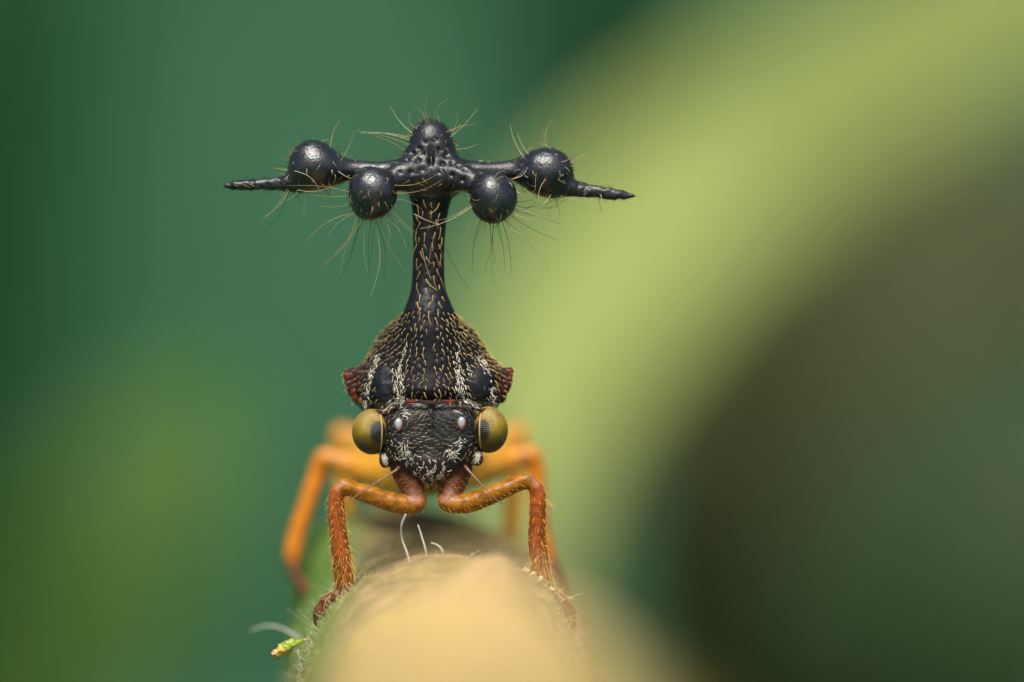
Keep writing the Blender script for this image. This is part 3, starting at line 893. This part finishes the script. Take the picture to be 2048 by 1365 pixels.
# wrinkled legs and spines
lz = np.where(isamber & (V[:, 1] < 1.2))[0]
V2[lz] += NRM[lz] * np.array([.003 * noise.noise(Vector(V[i]) * 11) + .009 * noise.noise(Vector((V[i][0] * 13, V[i][1] * 13, V[i][2] * 2.2)) if abs(PXV[i] - 862) > 165 and PYV[i] > 990 else Vector((V[i][0] * 2.2, V[i][1] * 13, V[i][2] * 13))) + .004 * noise.noise(Vector(V[i]) * 24) for i in lz])[:, None]
tz = np.where(top)[0]
V2[tz] += NRM[tz] * np.array([.030 * noise.noise(Vector(V[i]) * 2.6 + Vector((4, 9, 2))) for i in tz])[:, None]
V2[tz] += NRM[tz] * np.array([.004 * noise.noise(Vector(V[i]) * 9) + .0025 * noise.noise(Vector(V[i]) * 26) for i in tz])[:, None]
sp = np.where(front & (PYV < 460) & ((PXV < 572) | (PXV > 1148)))[0]
V2[sp] += NRM[sp] * np.array([.022 * noise.noise(Vector(V[i]) * 13) for i in sp])[:, None]

hopper = thing('treehopper', 'black treehopper with four hairy globes on its stalked helmet and orange legs', 'insect', tuple(P(862, 1105, 1.5)))
me = mesh_np('body', V2, Q)
matt = np.where(pron & ~callus, .26, np.where(pron, .23, np.where(face, .20, np.where(stalk, .22, np.where(top & (np.minimum.reduce([np.hypot(PXV - a_, PYV - b_) for a_, b_ in ((627, 333), (1095, 345), (744, 387), (987, 396))]) > 58), .10, 0.02)))))
set_tint(me, np.column_stack((T, matt)).astype(np.float32))
body = link('body', me, hopper, (M_black, M_amber))
fa = (A[Q].mean(1) > .5).astype(np.int32)
me.polygons.foreach_set('material_index', fa)
me.update()

pts = np.vstack(HP); rr = np.concatenate(HR); cc = np.vstack(HC)
me, per = hair_mesh('setae', pts, rr, rr * .35)
set_tint(me, np.repeat(cc, per, axis=0))
o = link('setae', me, body, (M_hair,)); o['kind'] = 'stuff'

# long bristles: root pixel, tip pixel, depth at root and tip, sideways bow (px), tone
BR = []
def br(x0, y0, x1, y1, d0, d1, bow=0, tone=0, r=.56): BR.append((x0, y0, x1, y1, d0 - (.22 if d0 > .25 else .05), d1 - (.22 if d0 > .25 else .05), bow, tone, r))
G_, K_, W_ = (.42, .28, .11), (.03, .025, .016), (.60, .50, .34)
for a in ((700, 385, 575, 372, -.1, .1, 6, G_), (698, 392, 620, 390, 0, .2, -3, G_), (703, 405, 640, 412, 0, .3, -6, G_), (706, 428, 610, 485, 0, .2, 12, G_), (712, 434, 643, 532, -.05, -.1, -14, G_), (718, 438, 665, 583, 0, .1, -10, K_),
          (728, 441, 700, 520, 0, .3, 5, K_), (735, 443, 736, 545, 0, .1, 8, W_), (741, 443, 752, 480, 0, 0, 4, G_), (746, 443, 742, 590, 0, 0, -16, W_), (752, 443, 768, 560, .1, .2, -10, K_), (762, 441, 780, 500, 0, .2, -4, W_),
          (768, 437, 812, 495, 0, .1, -10, W_), (772, 432, 824, 470, .1, .3, -6, W_), (785, 415, 830, 450, 0, .2, -5, G_), (790, 400, 845, 420, 0, .2, -6, G_), (791, 370, 880, 345, -.1, -.2, 10, G_), (792, 386, 885, 360, -.1, -.2, 9, G_), (782, 420, 800, 470, .1, .2, 5, G_)):
    br(*a)
for a in ((945, 405, 870, 443, -.1, -.25, -7, G_), (944, 412, 840, 458, -.1, -.3, -8, W_), (948, 420, 890, 440, 0, .2, 3, G_), (958, 428, 922, 500, 0, 0, 6, G_), (970, 443, 968, 475, 0, .1, 0, W_), (978, 446, 985, 520, 0, 0, -2, G_), (988, 447, 992, 580, 0, 0, 6, G_),
          (996, 447, 1010, 540, 0, .1, -3, K_), (1004, 445, 1022, 550, 0, .1, -6, K_), (1012, 442, 1100, 545, 0, .1, -8, G_), (1022, 432, 1118, 482, 0, .1, 4, K_), (1026, 425, 1060, 440, 0, .1, 8, G_), (1032, 410, 1090, 400, 0, .2, 10, K_),
          (1032, 402, 1085, 385, 0, .3, 8, K_), (1030, 418, 1078, 395, 0, .3, 10, K_), (1034, 395, 1075, 375, 0, .3, 6, G_), (1030, 355, 1055, 335, 0, .2, 6, W_), (1022, 360, 1048, 340, 0, .1, 3, G_), (1018, 357, 1040, 350, 0, .1, 3, G_),
          (945, 385, 900, 386, 0, .2, 3, G_), (962, 438, 945, 545, .4, .6, 6, K_), (966, 440, 950, 560, .4, .6, 8, G_)):
    br(*a)
for a in ((572, 382, 518, 450, .5, .6, -4, G_), (575, 384, 528, 435, .5, .6, -6, W_), (576, 386, 521, 468, .5, .5, -10, K_), (592, 345, 640, 384, .3, .3, -10, W_), (600, 380, 660, 375, .35, .3, 6, W_), (683, 318, 708, 262, .45, .5, 4, G_), (708, 262, 738, 216, .5, .6, -2, K_),
          (662, 290, 681, 238, .5, .6, -4, G_), (680, 345, 710, 360, .4, .3, 2, W_), (640, 290, 655, 268, .5, .5, 3, K_), (585, 300, 565, 320, .5, .5, -3, G_), (570, 340, 545, 336, .5, .5, 0, G_), (592, 388, 600, 400, .5, .5, 2, K_), (715, 322, 700, 298, .5, .5, 2, K_)):
    br(*a)
for a in ((1046, 312, 1020, 250, .4, .5, -4, W_), (1055, 305, 1035, 266, .4, .5, -3, W_), (1072, 350, 1070, 380, .3, .2, 0, G_), (1090, 362, 1076, 400, .3, .2, 4, W_), (1145, 332, 1158, 326, .5, .5, 0, G_), (1125, 392, 1190, 398, .5, .5, 6, G_), (1198, 397, 1203, 427, .5, .5, 0, K_),
          (1120, 395, 1060, 412, .4, .2, -14, K_), (1128, 394, 1075, 412, .4, .2, -14, K_), (1112, 392, 1065, 406, .4, .2, -10, K_), (1098, 392, 1066, 410, .4, .2, -8, W_), (1100, 300, 1075, 288, .5, .6, 5, G_), (1138, 320, 1150, 335, .5, .5, 4, G_)):
    br(*a)
for a in ((822, 264, 780, 213, .5, .5, -4, W_), (815, 276, 735, 268, .5, .4, 5, G_), (812, 288, 712, 262, .5, .4, 4, G_), (806, 300, 748, 272, .5, .4, 4, G_), (815, 280, 722, 266, .5, .6, 6, W_), (903, 272, 955, 218, .5, .5, 3, W_), (906, 266, 916, 228, .5, .5, 2, G_),
          (912, 282, 948, 288, .5, .5, 6, K_), (916, 298, 958, 288, .5, .5, 3, G_), (918, 305, 972, 315, .5, .5, 4, K_), (920, 296, 965, 310, .5, .5, 6, K_), (840, 250, 835, 235, .6, .6, 2, G_), (878, 246, 872, 230, .6, .6, 2, G_), (860, 242, 850, 228, .6, .6, 2, K_)):
    br(*a)
for a in ((893, 500, 940, 580, .6, .5, 3, K_), (845, 500, 862, 560, .40, .30, 2, G_), (870, 470, 858, 530, .40, .33, 2, G_), (832, 430, 880, 450, .38, .2, 2, W_), (818, 490, 826, 492, .6, .6, 0, K_)):
    br(*a)
for cx, cy, rx, ry, dd, a0, a1, cnt in ((744, 387, 47, 52, -.05, 200, 340, 12), (987, 396, 45, 51, -.05, 200, 340, 12), (627, 333, 50, 49, .55, 20, 330, 10), (1095, 345, 50, 48, .55, 0, 300, 10), (861, 285, 42, 40, .5, 10, 170, 12)):
    for _ in range(cnt):
        g = math.radians(random.uniform(a0, a1))
        Lb = random.uniform(30, 130) if cy > 380 else random.uniform(18, 60)
        x0, y0 = cx + rx * math.cos(g), cy - ry * math.sin(g)
        g2 = g + random.uniform(-.3, .3)
        br(x0, y0, x0 + Lb * math.cos(g2), y0 - Lb * math.sin(g2), dd, dd + random.uniform(-.2, .2), random.uniform(-10, 10), random.choice((G_, K_, K_, G_, W_)), random.uniform(.38, .58))
n = len(BR)
s = np.linspace(0, 1, 9)
pts = np.empty((n, 9, 3)); rr = np.empty(n); cc = np.empty((n, 3))
for i, (x0, y0, x1, y1, d0, d1, bow, tone, r) in enumerate(BR):
    L = math.hypot(x1 - x0, y1 - y0) + 1e-6
    # start a little inside the surface that carries the bristle
    x0i, y0i = x0 - (x1 - x0) / L * 4, y0 - (y1 - y0) / L * 4
    nx, ny = -(y1 - y0) / L, (x1 - x0) / L
    for j, u in enumerate(s):
        b = bow * math.sin(math.pi * u)
        pts[i, j] = P(x0i + (x1 - x0i) * u + nx * b, y0i + (y1 - y0i) * u + ny * b, d0 + (d1 - d0) * u)
    rr[i] = R(r); cc[i] = np.array(tone) * random.uniform(.8, 1.2)
me, per = hair_mesh('bristles', pts, rr, rr * .4, sides=4)
set_tint(me, np.repeat(cc, per, axis=0))
o = link('bristles', me, body, (M_hair,)); o['kind'] = 'stuff'

# ------------------------------------------------------------------ eyes with real facets
def icosphere(sub):
    g = (1 + 5 ** .5) / 2
    v = np.array([(-1, g, 0), (1, g, 0), (-1, -g, 0), (1, -g, 0), (0, -1, g), (0, 1, g), (0, -1, -g), (0, 1, -g), (g, 0, -1), (g, 0, 1), (-g, 0, -1), (-g, 0, 1)], float)
    f = np.array([(0, 11, 5), (0, 5, 1), (0, 1, 7), (0, 7, 10), (0, 10, 11), (1, 5, 9), (5, 11, 4), (11, 10, 2), (10, 7, 6), (7, 1, 8), (3, 9, 4), (3, 4, 2), (3, 2, 6), (3, 6, 8), (3, 8, 9), (4, 9, 5), (2, 4, 11), (6, 2, 10), (8, 6, 7), (9, 8, 1)])
    v /= np.linalg.norm(v, axis=1, keepdims=True)
    levels = [v]
    for _ in range(sub):
        e = np.sort(np.vstack((f[:, [0, 1]], f[:, [1, 2]], f[:, [2, 0]])), axis=1)
        u, inv = np.unique(e, axis=0, return_inverse=True)
        inv = inv.ravel()
        m = v[u[:, 0]] + v[u[:, 1]]; m /= np.linalg.norm(m, axis=1, keepdims=True)
        k = len(f); a, b, c = inv[:k] + len(v), inv[k:2 * k] + len(v), inv[2 * k:] + len(v)
        f = np.vstack((np.stack((f[:, 0], a, c), -1), np.stack((f[:, 1], b, a), -1), np.stack((f[:, 2], c, b), -1), np.stack((a, b, c), -1)))
        v = np.vstack((v, m)); levels.append(v)
    return v, f, levels

EV, EF, EL = icosphere(6)
def geodesic(n):
    v, f, _ = icosphere(0)
    out = []
    for a, b, c in f:
        for i in range(n + 1):
            for j in range(n + 1 - i):
                p = v[a] * i + v[b] * j + v[c] * (n - i - j)
                out.append(p / np.linalg.norm(p))
    return np.unique(np.round(out, 5), axis=0)
EG = geodesic(11)
ek = kdtree.KDTree(len(EG))
for i, p in enumerate(EG):
    ek.insert(p, i)
ek.balance()
ED = np.array([ek.find(p)[2] for p in EV]); ED /= .064
dome = 1 - np.clip(ED, 0, 1) ** 2
for sg, cx, cy, rx, rz in ((-1, 744, 864, 39, 44.5), (1, 977, 860, 38, 45.5)):
    c = P(cx, cy, .10)
    ry = .35
    v = EV * (1 + .035 * dome[:, None]) * np.array((R(rx), ry, R(rz))) + c
    # colour: olive-yellow, darker below, the optical dark pseudopupil painted beside the inner rim, dark seams between the facets
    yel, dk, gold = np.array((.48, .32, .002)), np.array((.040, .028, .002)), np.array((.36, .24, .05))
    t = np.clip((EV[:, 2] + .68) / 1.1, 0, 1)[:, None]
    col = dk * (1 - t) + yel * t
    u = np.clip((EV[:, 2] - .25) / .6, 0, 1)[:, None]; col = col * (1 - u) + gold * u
    spot = np.array((-sg * .36, -.90, -.02)); spot /= np.linalg.norm(spot)
    q = np.clip((.50 - np.linalg.norm((EV - spot) * np.array((1, 1, .8)), axis=1)) / .14, 0, 1)[:, None]
    col = col * (1 - q) + np.array((.006, .006, .008)) * q
    col = col * (.03 + .97 * np.clip((dome - .2) * 1.7, 0, 1))[:, None]
    me = mesh_np('eye', v, EF); set_tint(me, col.astype(np.float32))
    eye = link('eye', me, hopper, (M_eye,))
    # pale rim where the eye meets the head
    x = cx - sg * (abs(764 - 744) if sg < 0 else abs(959 - 977))
    arc = []
    for g in np.linspace(-1.0, 1.0, 12):
        py = cy + 43 * g
        xx = x + sg * (4 * g * g)
        ex = (xx - cx) / rx; ez = (cy - py) / rz
        yy = .10 - ry * math.sqrt(max(0, 1 - ex * ex - ez * ez)) - .012
        arc.append(P(xx, py, yy))
    me = tube('rim', arc, [R(1.6)] * 12, 6, 40)
    set_tint(me, np.tile((.50, .30, .10), (len(me.vertices), 1)).astype(np.float32))
    link('rim', me, eye, (M_hair,))

# ocelli: small milky domes
for cx, cy in ((797, 850), (923, 847)):
    c = P(cx, cy, -.255)
    v, f, _ = icosphere(3)
    me = mesh_np('ocellus', v * np.array((R(9), .055, R(13))) + c, f)
    edge = np.clip((np.abs(v[:, 0]) + .7 * np.maximum(0, -v[:, 2]) - .45) / .4, 0, 1)[:, None]
    set_tint(me, (np.array((.36, .36, .40)) * (1 - edge) + np.array((.30, .12, .06)) * edge).astype(np.float32))
    link('ocellus', me, hopper, (M_ocellus,))

# antennae: a stout base segment and a hair-fine whip
for pts_, base in (([(797, 938, -.12), (778, 950, -.2), (745, 970, -.28), (715, 990, -.3), (697, 1001, -.3)], [(803, 932, -.05), (793, 940, -.14)]),
                   ([(932, 936, -.12), (945, 950, -.2), (968, 975, -.28), (988, 996, -.3), (1005, 1009, -.3)], [(926, 930, -.05), (935, 939, -.14)])):
    me = tube('antenna', [P(*q) for q in pts_], [R(3.2), R(1.9), R(1.3), R(1.1), R(.7)], 6, 24)
    set_tint(me, np.tile((.22, .12, .07), (len(me.vertices), 1)).astype(np.float32))
    an = link('antenna', me, hopper, (M_hair,))
    me = tube('antenna_base', [P(*base[0]), (P(*base[0]) + P(*base[1])) / 2, P(*base[1])], [R(6), R(5), R(3.5)], 8, 10)
    set_tint(me, np.tile((.12, .05, .02), (len(me.vertices), 1)).astype(np.float32))
    link('antenna_base', me, an, (M_amber,))

# folded wings, roof-like over the abdomen
M_wing = tinted('wing_membrane', rough=.3, spec=.5, bump_scale=8, bump_dist=.02, sss=.4, sss_scale=.1)
for sg in (-1, 1):
    n, m = 26, 9
    v = []
    for i in range(n):
        u = i / (n - 1)
        y = 1.7 + 4.9 * u
        wdt = (.30 + .70 * math.sin(min(1, u * 1.9) * math.pi / 2)) * (1 - .75 * max(0, u - .75) / .25)
        for j in range(m):
            s_ = j / (m - 1)
            x = -1.17 + sg * (.03 + .70 * s_ * wdt)
            z = -.62 - .35 * u - .75 * (s_ ** 1.4) * wdt + .25 * (1 - u)
            v.append((x, y, z + .02 * math.sin(j * 2.1) * (1 - u)))
    f = [(i * m + j, (i + 1) * m + j, (i + 1) * m + j + 1, i * m + j + 1) for i in range(n - 1) for j in range(m - 1)]
    me = mesh_np('wing', v, f)
    set_tint(me, np.tile((.34, .18, .04), (len(v), 1)).astype(np.float32))
    w = link('wing', me, hopper, (M_wing,))
    so = w.modifiers.new('thickness', 'SOLIDIFY'); so.thickness = .03
    for j in (1, 4, 7):
        q = np.array(v).reshape(n, m, 3)[1:-1:4, j] + np.array((sg * .02, 0, .02))
        me = tube('vein', q, [.022] * len(q), 6, 26)
        set_tint(me, np.tile((.14, .06, .02), (len(me.vertices), 1)).astype(np.float32))
        link('vein', me, w, (M_wing,))

# ------------------------------------------------------------------ plant fragment stuck to the twig's flank
def fragment():
    rows = [(545, 1313, .0, 7), (556, 1306, .0, 10), (570, 1299, 0, 12), (582, 1292, 0, 11), (592, 1288, .0, 7), (603, 1282, .02, 5), (618, 1278, .05, 4), (640, 1280, .1, 3.5)]
    t_ = thing('plant_fragment', 'tiny yellow-green plant fragment sticking out from the fuzzy flank of the twig', 'fragment', tuple(P(640, 1280, .1)))
    me = tube('husk', [P(a, b, c) for a, b, c, r in rows], [R(r) for *_, r in rows], 14, 60)
    co = np.array([v.co for v in me.vertices]); nn = np.array([v.normal for v in me.vertices])
    co += nn * np.array([.045 * noise.noise(Vector(p) * 9) + .03 * noise.noise(Vector(p) * 24) for p in co])[:, None]
    me.vertices.foreach_set('co', co.astype(np.float32).ravel())
    g = np.array([noise.noise(Vector(p) * 5 + Vector((3, 1, 7))) for p in co])[:, None]
    ends = np.clip(np.abs((co[:, :1] - P(575, 1300)[0]) / R(20)) - .5, 0, 1)
    col = np.array((.56, .44, .07)) * (1 - ends) + np.array((.60, .34, .14)) * ends
    col = np.where(g > .18, np.array((.26, .34, .03)), np.where(g < -.3, np.array((.66, .58, .36)), col))
    set_tint(me, col.astype(np.float32))
    hb = link('husk', me, t_, (M_amber,))
fragment()
